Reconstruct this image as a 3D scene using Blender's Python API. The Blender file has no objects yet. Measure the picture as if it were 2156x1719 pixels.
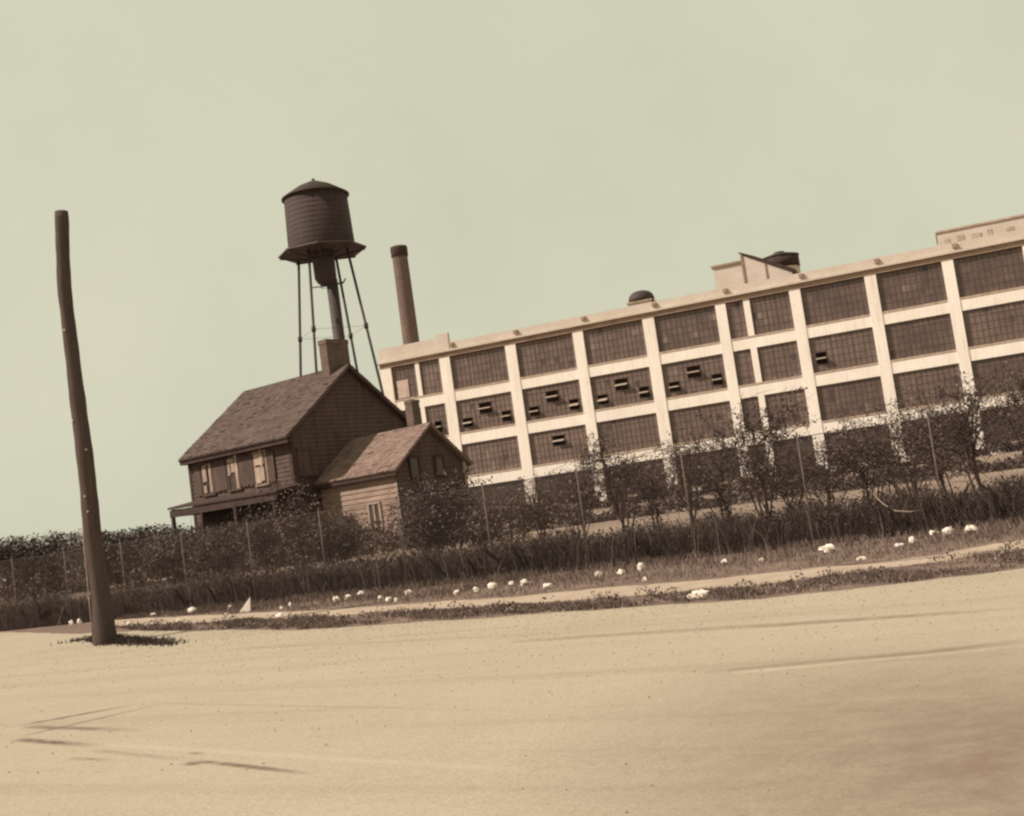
import bpy, math, random
from mathutils import Vector, Matrix
from math import sin, cos, pi, radians, sqrt, exp

S = bpy.context.scene
COL = S.collection
R = random.Random(7)

# ------------------------------------------------------------------ camera
W_, H_ = 2156.0, 1719.0                    # measuring units of the photograph
FOC = 3500 * .71795
ROLL, PITCH, EYE = radians(8.0), radians(4.9), 1.6
CAM_M = Matrix.Rotation(pi / 2 + PITCH, 3, 'X') @ Matrix.Rotation(-ROLL, 3, 'Z')
cam = bpy.data.cameras.new("camera")
cam.sensor_fit = 'HORIZONTAL'; cam.sensor_width = 36; cam.lens = 36 * FOC / W_
cam.clip_start = .1; cam.clip_end = 3000
camo = bpy.data.objects.new("camera", cam); COL.objects.link(camo)
camo.matrix_world = Matrix.Translation((0, 0, EYE)) @ CAM_M.to_4x4()
S.camera = camo

# ------------------------------------------------------------------ sky, sun, exposure
SUN_DIR = Vector((-.985, -.17)).normalized(); SUN_EL = radians(42)
w = bpy.data.worlds.new("World"); S.world = w; w.use_nodes = True
nt = w.node_tree; nt.nodes.clear()
sky = nt.nodes.new('ShaderNodeTexSky'); sky.sky_type = 'NISHITA'; sky.sun_disc = False
sky.sun_elevation = SUN_EL; sky.sun_rotation = math.atan2(SUN_DIR.x, SUN_DIR.y) % (2 * pi)
sky.dust_density = 6; sky.air_density = 1.0
bw = nt.nodes.new('ShaderNodeRGBToBW'); nt.links.new(sky.outputs[0], bw.inputs[0])
mr = nt.nodes.new('ShaderNodeMapRange'); mr.inputs[1].default_value = 0; mr.inputs[2].default_value = 3
mr.inputs[3].default_value = 5.3; mr.inputs[4].default_value = 5.62
nt.links.new(bw.outputs[0], mr.inputs[0])
tint = nt.nodes.new('ShaderNodeVectorMath'); tint.operation = 'SCALE'
tint.inputs[0].default_value = (1.0, .985, .75)
wc = nt.nodes.new('ShaderNodeTexCoord'); wn_ = nt.nodes.new('ShaderNodeTexNoise'); wn_.inputs['Scale'].default_value = 2.6
wn_.inputs['Detail'].default_value = 7; wn_.inputs['Roughness'].default_value = .62
nt.links.new(wc.outputs['Generated'], wn_.inputs['Vector'])          # very thin high cloud
wm = nt.nodes.new('ShaderNodeMapRange'); wm.inputs[1].default_value = .3; wm.inputs[2].default_value = .7; wm.inputs[3].default_value = .945; wm.inputs[4].default_value = 1.055
nt.links.new(wn_.outputs['Fac'], wm.inputs[0])
wx = nt.nodes.new('ShaderNodeMath'); wx.operation = 'MULTIPLY'; nt.links.new(mr.outputs[0], wx.inputs[0]); nt.links.new(wm.outputs[0], wx.inputs[1])
nt.links.new(wx.outputs[0], tint.inputs['Scale'])
bg = nt.nodes.new('ShaderNodeBackground'); bg.inputs[1].default_value = .1
nt.links.new(tint.outputs[0], bg.inputs[0])
wo = nt.nodes.new('ShaderNodeOutputWorld'); nt.links.new(bg.outputs[0], wo.inputs[0])
sun = bpy.data.lights.new("sun", 'SUN'); sun.energy = 4.9; sun.angle = radians(.6); sun.color = (1, .92, .80)
suno = bpy.data.objects.new("sun", sun); COL.objects.link(suno)
sd = Vector((SUN_DIR.x * cos(SUN_EL), SUN_DIR.y * cos(SUN_EL), sin(SUN_EL)))
suno.rotation_euler = sd.to_track_quat('Z', 'Y').to_euler(); suno.location = sd * 200
S.view_settings.view_transform = 'Standard'; S.view_settings.look = 'None'
S.view_settings.exposure = .21; S.view_settings.gamma = 1
S.render.filter_size = 2.4
try: S.cycles.filter_width = 2.4
except Exception: pass

# ------------------------------------------------------------------ measuring helpers
def ray(u, v):
    d = CAM_M @ Vector((u - W_ / 2, -(v - H_ / 2), -FOC)); return d / d.y
def gp(u, v, z=0.0):                        # point of the ground seen at u, v
    d = ray(u, v); t = (z - EYE) / d.z; return Vector((d.x * t, t, z))
FK, FB = -.62, 29.0                         # fence line y = FB + FK x
FD = Vector((1, FK)).normalized(); FN = Vector((-FD.y, FD.x))
def fq(x, y): return (Vector((x, y)) - Vector((0, FB))).dot(FN)
def fpt(p, q): v = Vector((0, FB)) + FD * p + FN * q; return v
def at_fence(u, v, q):                      # point seen at u, v standing q behind the fence
    d = ray(u, v); o = Vector((0, FB)) + FN * q
    t = (o - Vector((0, 0))).dot(FN) / (Vector((d.x, d.y)).dot(FN))
    return Vector((d.x * t, t, EYE + d.z * t))
def sstep(a, b, x):
    t = min(1, max(0, (x - a) / (b - a))); return t * t * (3 - 2 * t)
def gz(x, y): return .78 * sstep(1.6, 7.0, fq(x, y))

# ------------------------------------------------------------------ object helpers
def tag(o, label=None, cat=None, group=None, kind=None):
    if label: o['label'] = label
    if cat: o['category'] = cat
    if group: o['group'] = group
    if kind: o['kind'] = kind
    return o
def thing(name, label, cat, loc=(0, 0, 0), rz=0, group=None):
    o = bpy.data.objects.new(name, None); COL.objects.link(o)
    o.location = loc; o.rotation_euler = (0, 0, rz); o.empty_display_size = .3
    return tag(o, label, cat, group)

class MB:
    def __init__(s): s.v = []; s.f = []; s.sm = []; s.mi = []
    def face(s, pts, smooth=False, mi=0):
        n = len(s.v); s.v.extend([tuple(p) for p in pts]); s.f.append(tuple(range(n, n + len(pts)))); s.sm.append(smooth); s.mi.append(mi)
    def box(s, x0, x1, y0, y1, z0, z1, mi=0):
        n = len(s.v)
        s.v += [(x0,y0,z0),(x1,y0,z0),(x1,y1,z0),(x0,y1,z0),(x0,y0,z1),(x1,y0,z1),(x1,y1,z1),(x0,y1,z1)]
        for f in ((0,3,2,1),(4,5,6,7),(0,1,5,4),(1,2,6,5),(2,3,7,6),(3,0,4,7)):
            s.f.append(tuple(n + i for i in f)); s.sm.append(False); s.mi.append(mi)
    def hexa(s, p, mi=0):                   # eight corners, bottom ring then top ring
        n = len(s.v); s.v += [tuple(q) for q in p]
        for f in ((0,3,2,1),(4,5,6,7),(0,1,5,4),(1,2,6,5),(2,3,7,6),(3,0,4,7)):
            s.f.append(tuple(n + i for i in f)); s.sm.append(False); s.mi.append(mi)
    def prism(s, prof, axis, a, b, mi=0):   # profile of 2-D points swept along an axis
        def P(u, v, t): return (t, u, v) if axis == 'x' else ((u, t, v) if axis == 'y' else (u, v, t))
        n = len(s.v); k = len(prof)
        s.v += [P(u, v, a) for u, v in prof] + [P(u, v, b) for u, v in prof]
        s.f.append(tuple(range(n, n + k))); s.f.append(tuple(range(n + 2 * k - 1, n + k - 1, -1))); s.sm += [False] * 2; s.mi += [mi] * 2
        for i in range(k):
            j = (i + 1) % k; s.f.append((n + i, n + k + i, n + k + j, n + j)); s.sm.append(False); s.mi.append(mi)
    def tube(s, pts, rad, n=8, caps=True, smooth=True, mi=0):
        pts = [Vector(p) for p in pts]; b0 = len(s.v)
        if not hasattr(rad, '__len__'): rad = [rad] * len(pts)
        up = Vector((0, 0, 1))
        for i, p in enumerate(pts):
            t = (pts[min(i + 1, len(pts) - 1)] - pts[max(i - 1, 0)])
            t = t.normalized() if t.length > 1e-9 else up
            a = t.orthogonal() if abs(t.dot(Vector((1, 0, 0)))) > .95 else t.cross(Vector((1, 0, 0)))
            a.normalize(); b = t.cross(a)
            for k in range(n):
                an = 2 * pi * k / n; q = p + a * (cos(an) * rad[i]) + b * (sin(an) * rad[i]); s.v.append(tuple(q))
        for i in range(len(pts) - 1):
            for k in range(n):
                k2 = (k + 1) % n
                s.f.append((b0 + i*n + k, b0 + i*n + k2, b0 + (i+1)*n + k2, b0 + (i+1)*n + k)); s.sm.append(smooth); s.mi.append(mi)
        if caps:
            s.f.append(tuple(b0 + k for k in range(n))[::-1]); s.sm.append(False); s.mi.append(mi)
            e = b0 + (len(pts) - 1) * n
            s.f.append(tuple(e + k for k in range(n))); s.sm.append(False); s.mi.append(mi)
    def lathe(s, prof, cx=0, cy=0, n=32, smooth=True, rot=0, mi=0):
        b0 = len(s.v)
        for r, z in prof:
            for k in range(n):
                a = 2 * pi * k / n + rot; s.v.append((cx + r * cos(a), cy + r * sin(a), z))
        for i in range(len(prof) - 1):
            for k in range(n):
                k2 = (k + 1) % n
                s.f.append((b0 + i*n + k, b0 + i*n + k2, b0 + (i+1)*n + k2, b0 + (i+1)*n + k)); s.sm.append(smooth); s.mi.append(mi)
    def build(s, name, mat, parent=None):
        me = bpy.data.meshes.new(name); me.from_pydata(s.v, [], s.f)
        me.polygons.foreach_set('use_smooth', s.sm)
        for m in (mat if isinstance(mat, (list, tuple)) else [mat]): me.materials.append(m)
        me.polygons.foreach_set('material_index', s.mi)
        me.update()
        o = bpy.data.objects.new(name, me); COL.objects.link(o)
        if parent: o.parent = parent
        return o

# ------------------------------------------------------------------ materials
def nodes(name, rough=.9, spec=.2):
    m = bpy.data.materials.new(name); m.use_nodes = True
    t = m.node_tree; b = t.nodes['Principled BSDF']
    b.inputs['Roughness'].default_value = rough; b.inputs['Specular IOR Level'].default_value = spec
    return m, t, b
def rgba(c): return (c[0], c[1], min(.9, c[2] * 1.16 + .002), 1)      # toned like the warm brown print
def noise(t, vec, scale, detail=5, rough=.6):
    n = t.nodes.new('ShaderNodeTexNoise'); n.inputs['Scale'].default_value = scale
    n.inputs['Detail'].default_value = detail; n.inputs['Roughness'].default_value = rough
    t.links.new(vec, n.inputs['Vector']); return n.outputs['Fac']
def mapr(t, val, a, b, c, d):
    n = t.nodes.new('ShaderNodeMapRange'); t.links.new(val, n.inputs[0])
    for i, x in enumerate((a, b, c, d)): n.inputs[i + 1].default_value = x
    return n.outputs[0]
def mix(t, fac, a, b):
    n = t.nodes.new('ShaderNodeMix'); n.data_type = 'RGBA'
    if isinstance(fac, (int, float)): n.inputs[0].default_value = fac
    else: t.links.new(fac, n.inputs[0])
    for i, c in ((6, a), (7, b)):
        if isinstance(c, (tuple, list)): n.inputs[i].default_value = rgba(c)
        else: t.links.new(c, n.inputs[i])
    return n.outputs[2]
def math_(t, op, a, b=None):
    n = t.nodes.new('ShaderNodeMath'); n.operation = op
    for i, x in ((0, a), (1, b)):
        if x is None: continue
        if isinstance(x, (int, float)): n.inputs[i].default_value = x
        else: t.links.new(x, n.inputs[i])
    return n.outputs[0]
def vmath(t, op, a, b=None, scale=None):
    n = t.nodes.new('ShaderNodeVectorMath'); n.operation = op
    for i, x in ((0, a), (1, b)):
        if x is None: continue
        if isinstance(x, (tuple, list)): n.inputs[i].default_value = x
        else: t.links.new(x, n.inputs[i])
    if scale is not None:
        if isinstance(scale, (int, float)): n.inputs['Scale'].default_value = scale
        else: t.links.new(scale, n.inputs['Scale'])
    return n.outputs['Value'] if op in ('DOT_PRODUCT', 'LENGTH', 'DISTANCE') else n.outputs[0]
def coord(t, stretch=(1, 1, 1)):
    c = t.nodes.new('ShaderNodeTexCoord')
    return vmath(t, 'MULTIPLY', c.outputs['Object'], stretch)
def bump(t, b, h, strength=.4, dist=.02):
    n = t.nodes.new('ShaderNodeBump'); n.inputs['Strength'].default_value = strength; n.inputs['Distance'].default_value = dist
    t.links.new(h, n.inputs['Height']); t.links.new(n.outputs[0], b.inputs['Normal'])
def mat(name, c1, c2, scale=3, rough=.9, spec=.2, stretch=(1, 1, 1), lo=.35, hi=.65, bmp=0, bd=.02, fine=None):
    m, t, b = nodes(name, rough, spec)
    v = coord(t, stretch)
    f = mapr(t, noise(t, v, scale), lo, hi, 0, 1)
    col = mix(t, f, c1, c2)
    if fine:                                   # a second, small scale of wear: (scale, colour, amount)
        f2 = mapr(t, noise(t, v, fine[0], 3, .7), .52, .72, 0, fine[2])
        col = mix(t, f2, col, fine[1])
    t.links.new(col, b.inputs['Base Color'])
    if bmp: bump(t, b, noise(t, v, scale * 3), bmp, bd)
    return m

def paint_mat():
    m, t, b = nodes('cream_painted_concrete', .85, .2)
    c = t.nodes.new('ShaderNodeTexCoord').outputs['Object']
    f = mapr(t, noise(t, vmath(t, 'MULTIPLY', c, (1, 1, .35)), .55), .35, .75, 0, 1)
    col = mix(t, f, (.85, .75, .59), (.76, .655, .495))
    run = mapr(t, noise(t, vmath(t, 'MULTIPLY', c, (5.5, 5.5, .22)), 1.0, 6, .7), .52, .74, 0, .55)    # water runs
    col = mix(t, run, col, (.44, .34, .235))
    blot = mapr(t, noise(t, c, 3.2, 6, .7), .57, .72, 0, .5)                                        # flaked patches
    col = mix(t, blot, col, (.50, .395, .28))
    t.links.new(col, b.inputs['Base Color']); bump(t, b, noise(t, c, 6, 4), .15, .01)
    return m
PAINT = paint_mat()
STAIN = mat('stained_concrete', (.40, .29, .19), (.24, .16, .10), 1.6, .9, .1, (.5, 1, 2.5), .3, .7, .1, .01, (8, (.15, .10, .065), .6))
PARA = mat('weathered_parapet_concrete', (.62, .525, .395), (.51, .415, .30), .9, .9, .1, (.6, 1, 1.2), .3, .75, .1, .01, (6, (.30, .21, .13), .35))
SILL = mat('window_sill_concrete', (.52, .40, .27), (.33, .23, .15), 2.5, .9, .1, (1, 1, 1), .35, .7)
STEEL = mat('dark_steel_sash', (.085, .056, .041), (.12, .08, .058), 3, .7, .2)
SASH = mat('pale_vent_sash', (.55, .44, .32), (.4, .31, .22), 4, .6, .3)
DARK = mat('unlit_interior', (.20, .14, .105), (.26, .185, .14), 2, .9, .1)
BLIND = mat('pale_paper_blind', (.55, .42, .31), (.40, .29, .21), 2.5, .9, .1)
def glass_mat(name, ca, cb_):
    m, t, b = nodes(name, .32, .45)
    c = t.nodes.new('ShaderNodeTexCoord').outputs['Object']
    s = vmath(t, 'SNAP', c, (.43, 50., .56))
    wn = t.nodes.new('ShaderNodeTexWhiteNoise'); t.links.new(s, wn.inputs['Vector'])
    a = mapr(t, wn.outputs['Value'], 0, 1, 0, .28)
    big = mapr(t, noise(t, c, .5, 4, .6), .35, .7, 0, .55)
    f = math_(t, 'ADD', a, big)
    col = mix(t, f, ca, cb_)
    col = mix(t, mapr(t, wn.outputs['Value'], .98, .985, 0, .7), col, (.03, .02, .015))     # broken panes
    col = mix(t, mapr(t, wn.outputs['Value'], .008, .012, .4, 0), col, (.36, .26, .19))      # panes patched with pale board
    t.links.new(col, b.inputs['Base Color'])
    t.links.new(mapr(t, wn.outputs['Value'], 0, 1, .25, .5), b.inputs['Roughness'])
    return m
GLASS = glass_mat('dusty_factory_glass', (.11, .073, .053), (.215, .147, .106))
GLASSL = glass_mat('sunfaded_factory_glass', (.125, .084, .06), (.25, .172, .125))
GLASSM = glass_mat('sooty_factory_glass', (.085, .056, .041), (.17, .115, .083))
GLASSD = glass_mat('dark_ground_floor_glass', (.045, .029, .021), (.085, .056, .041))  # darker panes for the ground floor
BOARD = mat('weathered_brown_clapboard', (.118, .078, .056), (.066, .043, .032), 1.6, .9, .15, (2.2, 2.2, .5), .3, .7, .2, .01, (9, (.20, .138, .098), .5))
BOARD2 = mat('pale_clapboard_of_the_lower_wing', (.36, .25, .17), (.24, .16, .11), 1.8, .9, .15, (1, 1, 2.5), .3, .7, .2, .01, (9, (.13, .085, .06), .55))  # paler boards for the wing's long wall
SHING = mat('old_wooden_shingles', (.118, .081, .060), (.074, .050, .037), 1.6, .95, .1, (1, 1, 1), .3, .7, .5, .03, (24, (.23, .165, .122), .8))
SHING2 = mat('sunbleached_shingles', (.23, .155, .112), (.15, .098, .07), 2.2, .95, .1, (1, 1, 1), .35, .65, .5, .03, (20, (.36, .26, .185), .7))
TRIMD = mat('dark_wooden_trim', (.075, .047, .034), (.05, .031, .023), 4, .9, .15)
TRIMP = mat('pale_peeling_trim', (.46, .345, .245), (.26, .18, .125), 5, .9, .1, (1, 1, .5), .35, .65)
PANED = mat('dark_window_pane', (.05, .032, .023), (.075, .05, .036), 2, .25, .4)
BOARDP = mat('pale_boarding', (.42, .31, .22), (.22, .15, .105), 4, .9, .1, (3, 3, .5), .35, .65)
def brick_mat(name, c1, c2, mortar, sc):
    m, t, b = nodes(name, .92, .1)
    c = t.nodes.new('ShaderNodeTexCoord').outputs['Object']
    br = t.nodes.new('ShaderNodeTexBrick'); br.inputs['Scale'].default_value = sc
    sep = t.nodes.new('ShaderNodeSeparateXYZ'); t.links.new(c, sep.inputs[0])
    xy = math_(t, 'ADD', sep.outputs[0], sep.outputs[1])
    cb = t.nodes.new('ShaderNodeCombineXYZ'); t.links.new(xy, cb.inputs[0]); t.links.new(sep.outputs[2], cb.inputs[1])
    t.links.new(cb.outputs[0], br.inputs['Vector'])
    for i, k in ((1, c1), (2, c2), (3, mortar)): br.inputs[i].default_value = rgba(k)
    br.inputs['Mortar Size'].default_value = .03
    f = mapr(t, noise(t, c, 2.5), .4, .7, 0, .6)
    t.links.new(mix(t, f, br.outputs['Color'], c2), b.inputs['Base Color'])
    bump(t, b, br.outputs['Fac'], -.3, .01)
    return m
BRICK = brick_mat('chimney_brick', (.15, .098, .07), (.085, .055, .04), (.22, .16, .115), 4.2)
STACKB = brick_mat('smokestack_brick', (.17, .115, .082), (.105, .07, .05), (.22, .16, .115), 3.2)
TANK = mat('tank_wood_staves', (.062, .040, .029), (.042, .027, .020), 1.2, .8, .2, (1, 1, .3), .3, .7, .2, .02, (8, (.09, .06, .044), .4))
IRON = mat('rusty_dark_iron', (.062, .041, .030), (.042, .028, .021), 3, .7, .3)
POLE = mat('creosoted_pole_wood', (.095, .065, .048), (.06, .041, .030), 5, .9, .15, (4, 4, .18), .3, .7, .5, .02, (14, (.17, .115, .08), .5))
GALV = mat('weathered_fence_pipe', (.17, .122, .09), (.11, .078, .057), 6, .6, .3)
WIRE = mat('rusty_fence_wire', (.17, .12, .085), (.11, .075, .055), 5, .7, .2)
STONE = mat('whitewashed_stone', (.78, .68, .52), (.58, .47, .34), 6, .9, .1, (1, 1, 1), .35, .7, .3, .02)
GRAV = mat('road_gravel', (.33, .27, .175), (.20, .155, .10), 40, .95, .05)
TWIG = mat('pale_dry_twig', (.42, .32, .225), (.28, .2, .14), 5, .9, .1)
BARK = mat('dark_bark', (.075, .048, .035), (.05, .031, .023), 5, .95, .1, (3, 3, .6))
def leaf_mat(name, c1, c2, c3):
    m, t, b = nodes(name, .7, .25)
    g = t.nodes.new('ShaderNodeNewGeometry')
    v = mapr(t, g.outputs['Random Per Island'], 0, 1, 0, 1)
    col = mix(t, v, c1, c2)
    hi = mapr(t, v, .86, 1, 0, 1)
    t.links.new(mix(t, hi, col, c3), b.inputs['Base Color'])
    return m
LEAF = leaf_mat('dark_foliage', (.075, .050, .037), (.135, .092, .067), (.22, .158, .115))
LEAFL = leaf_mat('dusty_foliage', (.095, .064, .047), (.17, .118, .086), (.29, .21, .155))
LEAFD = leaf_mat('dense_dark_foliage', (.058, .038, .028), (.10, .068, .049), (.16, .112, .082))
GRASS = leaf_mat('brown_green_grass', (.11, .075, .054), (.20, .14, .10), (.36, .27, .19))
WEED = leaf_mat('dark_tall_weeds', (.044, .029, .021), (.082, .054, .039), (.15, .104, .075))

# ------------------------------------------------------------------ ground, road, path
mg, t, b = nodes('dry_pale_grass_ground', 1, .05)
c = t.nodes.new('ShaderNodeTexCoord').outputs['Object']
f1 = mapr(t, noise(t, c, .35, 6, .65), .35, .65, 0, 1); f2 = mapr(t, noise(t, c, 6, 4, .7), .45, .75, 0, .7)
t.links.new(mix(t, f2, mix(t, f1, (.32, .237, .16), (.235, .168, .113)), (.14, .097, .066)), b.inputs['Base Color'])
bump(t, b, noise(t, c, 9, 4), .6, .05)
GROUND = mg
qs = [-900, -300, -100, -40, -15, -5, 0, .8, 1.6, 2.2, 3, 3.8, 4.6, 5.4, 6.2, 7, 9, 14, 25, 60, 140, 400, 1600]
ps = [-1200, -400, -150, -60, -30, -20, -10, 0, 10, 20, 30, 60, 150, 400, 1200]
gb = MB(); idx = {}
for i, q in enumerate(qs):
    for j, p in enumerate(ps):
        v = fpt(p, q); idx[i, j] = len(gb.v); gb.v.append((v.x, v.y, gz(v.x, v.y)))
for i in range(len(qs) - 1):
    for j in range(len(ps) - 1):
        gb.f.append((idx[i, j], idx[i, j+1], idx[i+1, j+1], idx[i+1, j])); gb.sm.append(True); gb.mi.append(0)
tag(gb.build('ground', GROUND), kind='structure')

ROAD_EDGE_PX = [(60, 1333), (150, 1336), (300, 1330), (420, 1330), (520, 1327), (600, 1329), (700, 1325), (800, 1317), (900, 1311), (1000, 1305),
                (1150, 1293), (1300, 1283), (1400, 1276), (1500, 1271), (1650, 1258), (1800, 1243), (1930, 1226), (2060, 1211), (2156, 1200)]
PATH_LO_PX = [(240, 1322), (420, 1312), (600, 1304), (700, 1299), (850, 1289), (1030, 1280), (1200, 1266), (1400, 1252), (1500, 1246), (1650, 1228), (1800, 1207), (1930, 1190), (2060, 1170), (2156, 1157)]
PATH_HI_PX = [(240, 1306), (420, 1297), (600, 1289), (700, 1285), (850, 1273), (1030, 1262), (1200, 1246), (1400, 1229), (1500, 1220), (1650, 1205), (1800, 1190), (1930, 1175), (2060, 1153), (2156, 1138)]
def poly(px): return [gp(*p) for p in px]
def xy_ext(P, first, last): return [Vector(first)] + P + [Vector(last)]
EDGE = xy_ext(poly(ROAD_EDGE_PX), (-42, 74, 0), (60, -24, 0))
PLO = poly(PATH_LO_PX); PHI = poly(PATH_HI_PX)
PLO.append(Vector((60, -21.5, 0))); PHI.append(Vector((60, -20.5, 0)))

# the soil between the road and the fence
mv, t, b = nodes('dark_weedy_soil', 1, .05)
c = t.nodes.new('ShaderNodeTexCoord').outputs['Object']
f1 = mapr(t, noise(t, c, 1.1, 6, .7), .35, .65, 0, 1); f2 = mapr(t, noise(t, c, 14, 3, .7), .5, .75, 0, .6)
t.links.new(mix(t, f2, mix(t, f1, (.13, .088, .063), (.21, .147, .103)), (.26, .185, .13)), b.inputs['Base Color'])
bump(t, b, noise(t, c, 16, 3), .7, .04)
vb = MB()
for a_, b_ in zip(EDGE[:-1], EDGE[1:]):
    def up(p): v = Vector((p.x, p.y)); k = fq(*v); e = v + FN * (1.3 - k); return (e.x, e.y, .004)
    vb.face([(a_.x, a_.y, .004), (b_.x, b_.y, .004), up(b_), up(a_)])
tag(vb.build('verge_soil', mv), kind='structure')

# trodden footpath with ragged edges
mp, t, b = nodes('trodden_footpath', 1, .05)
c = t.nodes.new('ShaderNodeTexCoord').outputs['Object']
f1 = mapr(t, noise(t, c, 1.4, 5), .35, .65, 0, 1); f2 = mapr(t, noise(t, c, 11, 4, .7), .5, .72, 0, .55)
t.links.new(mix(t, f2, mix(t, f1, (.42, .325, .22), (.35, .262, .175)), (.21, .148, .10)), b.inputs['Base Color'])
bump(t, b, noise(t, c, 18, 3), .4, .02)
pb = MB()
def resample(P, n):
    L = [0]
    for a_, b_ in zip(P[:-1], P[1:]): L.append(L[-1] + (b_ - a_).length)
    out = []
    for i in range(n):
        s = L[-1] * i / (n - 1); k = 0
        while k < len(L) - 2 and L[k + 1] < s: k += 1
        f = (s - L[k]) / max(1e-6, L[k + 1] - L[k]); out.append(P[k].lerp(P[k + 1], min(1, f)))
    return out
NP = 260
plo, phi = resample(PLO, NP), resample(PHI, NP)
def wob(i, s): return .10 * sin(i * .61 + s) + .07 * sin(i * 1.73 + 2 * s) + .05 * sin(i * 3.1 + s * 5)
plo = [p + Vector((0, wob(i, 1), 0)) for i, p in enumerate(plo)]; phi = [p + Vector((0, wob(i, 4), 0)) for i, p in enumerate(phi)]
for i in range(NP - 1):
    a_, b_, c_, d_ = plo[i], plo[i+1], phi[i+1], phi[i]
    pb.face([(p.x, p.y, .008) for p in (a_, b_, c_, d_)])
tag(pb.build('footpath', mp), kind='structure')

# the wide pale road, with tar streaks and wheel marks as wear in its surface
mr_, t, b = nodes('pale_oiled_gravel_road', .95, .12)
c = t.nodes.new('ShaderNodeTexCoord').outputs['Object']
cr = vmath(t, 'MULTIPLY', c, (1, 1, 0))
nz = noise(t, c, 7, 5, .65); nz2 = noise(t, c, 30, 3, .7)
base = mix(t, mapr(t, noise(t, c, .5, 6, .6), .3, .7, 0, 1), (.375, .307, .203), (.345, .280, .183))
rx = vmath(t, 'DOT_PRODUCT', c, (FD.x, FD.y, 0)); ry = vmath(t, 'DOT_PRODUCT', c, (FN.x, FN.y, 0))
cw = t.nodes.new('ShaderNodeCombineXYZ'); t.links.new(math_(t, 'MULTIPLY', rx, .07), cw.inputs[0]); t.links.new(math_(t, 'MULTIPLY', ry, 1.6), cw.inputs[1])
lane = noise(t, cw.outputs[0], 1.0, 7, .68)                    # wheel-worn bands along the road
base = mix(t, mapr(t, lane, .5, .72, 0, .5), base, (.235, .185, .113)); base = mix(t, mapr(t, lane, .28, .42, .4, 0), base, (.40, .34, .22))
base = mix(t, mapr(t, nz2, .52, .70, 0, .55), base, (.225, .172, .105))
base = mix(t, mapr(t, noise(t, c, 4.2, 6, .75), .56, .74, 0, .45), base, (.23, .178, .11))
base = mix(t, mapr(t, noise(t, c, 55, 2, .6), .56, .68, 0, .7), base, (.47, .40, .265)); base = mix(t, mapr(t, noise(t, c, 75, 2, .6), .60, .70, 0, .6), base, (.16, .118, .075))
def streak(base, uv0, uv1, width, colr, amt, thr=.45):
    width *= 1.35
    a_, b_ = gp(*uv0), gp(*uv1); ab = b_ - a_
    pa = vmath(t, 'SUBTRACT', cr, tuple(a_))
    h = mapr(t, vmath(t, 'DOT_PRODUCT', pa, tuple(ab / ab.length_squared)), 0, 1, 0, 1)
    d = vmath(t, 'LENGTH', vmath(t, 'SUBTRACT', pa, vmath(t, 'SCALE', tuple(ab), None, h)))
    m_ = mapr(t, d, width * .25, width, 1, 0)
    ends = math_(t, 'MULTIPLY', mapr(t, h, 0, .08, .55, 1), mapr(t, h, .55, 1, 1, .1))
    m_ = math_(t, 'MULTIPLY', m_, mapr(t, nz, thr - .15, thr + .1, .35, 1))
    m_ = math_(t, 'MULTIPLY', math_(t, 'MULTIPLY', m_, ends), amt)
    return mix(t, m_, base, colr)
TAR = (.12, .075, .052)
for s_ in (((60, 1527), (285, 1486), .09, TAR, .85), ((60, 1550), (345, 1484), .06, TAR, .7), ((60, 1533), (300, 1541), .08, TAR, .75),
           ((40, 1560), (205, 1574), .07, TAR, 1.0), ((150, 1600), (235, 1604), .05, TAR, .5), ((200, 1583), (420, 1606), .05, TAR, .35),
           ((420, 1606), (640, 1632), .045, TAR, .75), ((480, 1612), (660, 1634), .04, TAR, .5), ((398, 1610), (425, 1613), .06, TAR, .9),
           ((408, 1588), (425, 1592), .05, TAR, .6),
           ((240, 1572), (1400, 1645), .06, (.46, .385, .25), .35),
           ((320, 1483), (1100, 1500), .03, (.24, .17, .11), .5),
           ((500, 1368), (1300, 1330), .10, (.25, .18, .115), .5), ((1100, 1352), (2060, 1290), .16, (.22, .155, .1), .7), ((1600, 1322), (2200, 1280), .12, (.19, .13, .085), .7),
           ((1500, 1418), (2200, 1351), .09, (.17, .115, .076), .5), ((1850, 1390), (2200, 1348), .12, (.15, .1, .068), .45), ((1560, 1419), (2200, 1360), .07, (.48, .40, .265), .7),
           ((1700, 1480), (2200, 1466), .05, (.43, .35, .225), .4)):
    base = streak(base, *s_)
dk = gp(2190, 1610)                                     # darker brown patch of the near lane
d = vmath(t, 'DISTANCE', vmath(t, 'MULTIPLY', cr, (1, .55, 1)), (dk.x, dk.y * .55, 0))
m_ = math_(t, 'MULTIPLY', mapr(t, d, .3, 2.9, 1, 0), mapr(t, noise(t, c, 3, 6, .7), .25, .6, .55, 1))
base = mix(t, math_(t, 'MULTIPLY', m_, .85), base, (.165, .113, .073))
t.links.new(base, b.inputs['Base Color'])
bump(t, b, nz2, .2, .008)
rb = MB(); ed = resample(EDGE, 420)
ed = [p + Vector((0, .05 * sin(i * .9) + .05 * sin(i * 2.3) + .03 * sin(i * 4.7), 0)) for i, p in enumerate(ed)]
for i in range(len(ed) - 1):
    a_, b_ = ed[i], ed[i + 1]
    A2 = Vector((a_.x, a_.y)) - FN * 130; B2 = Vector((b_.x, b_.y)) - FN * 130
    rb.face([(a_.x, a_.y, .012), (A2.x, A2.y, .012), (B2.x, B2.y, .012), (b_.x, b_.y, .012)])
tag(rb.build('road', mr_), kind='structure')

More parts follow.
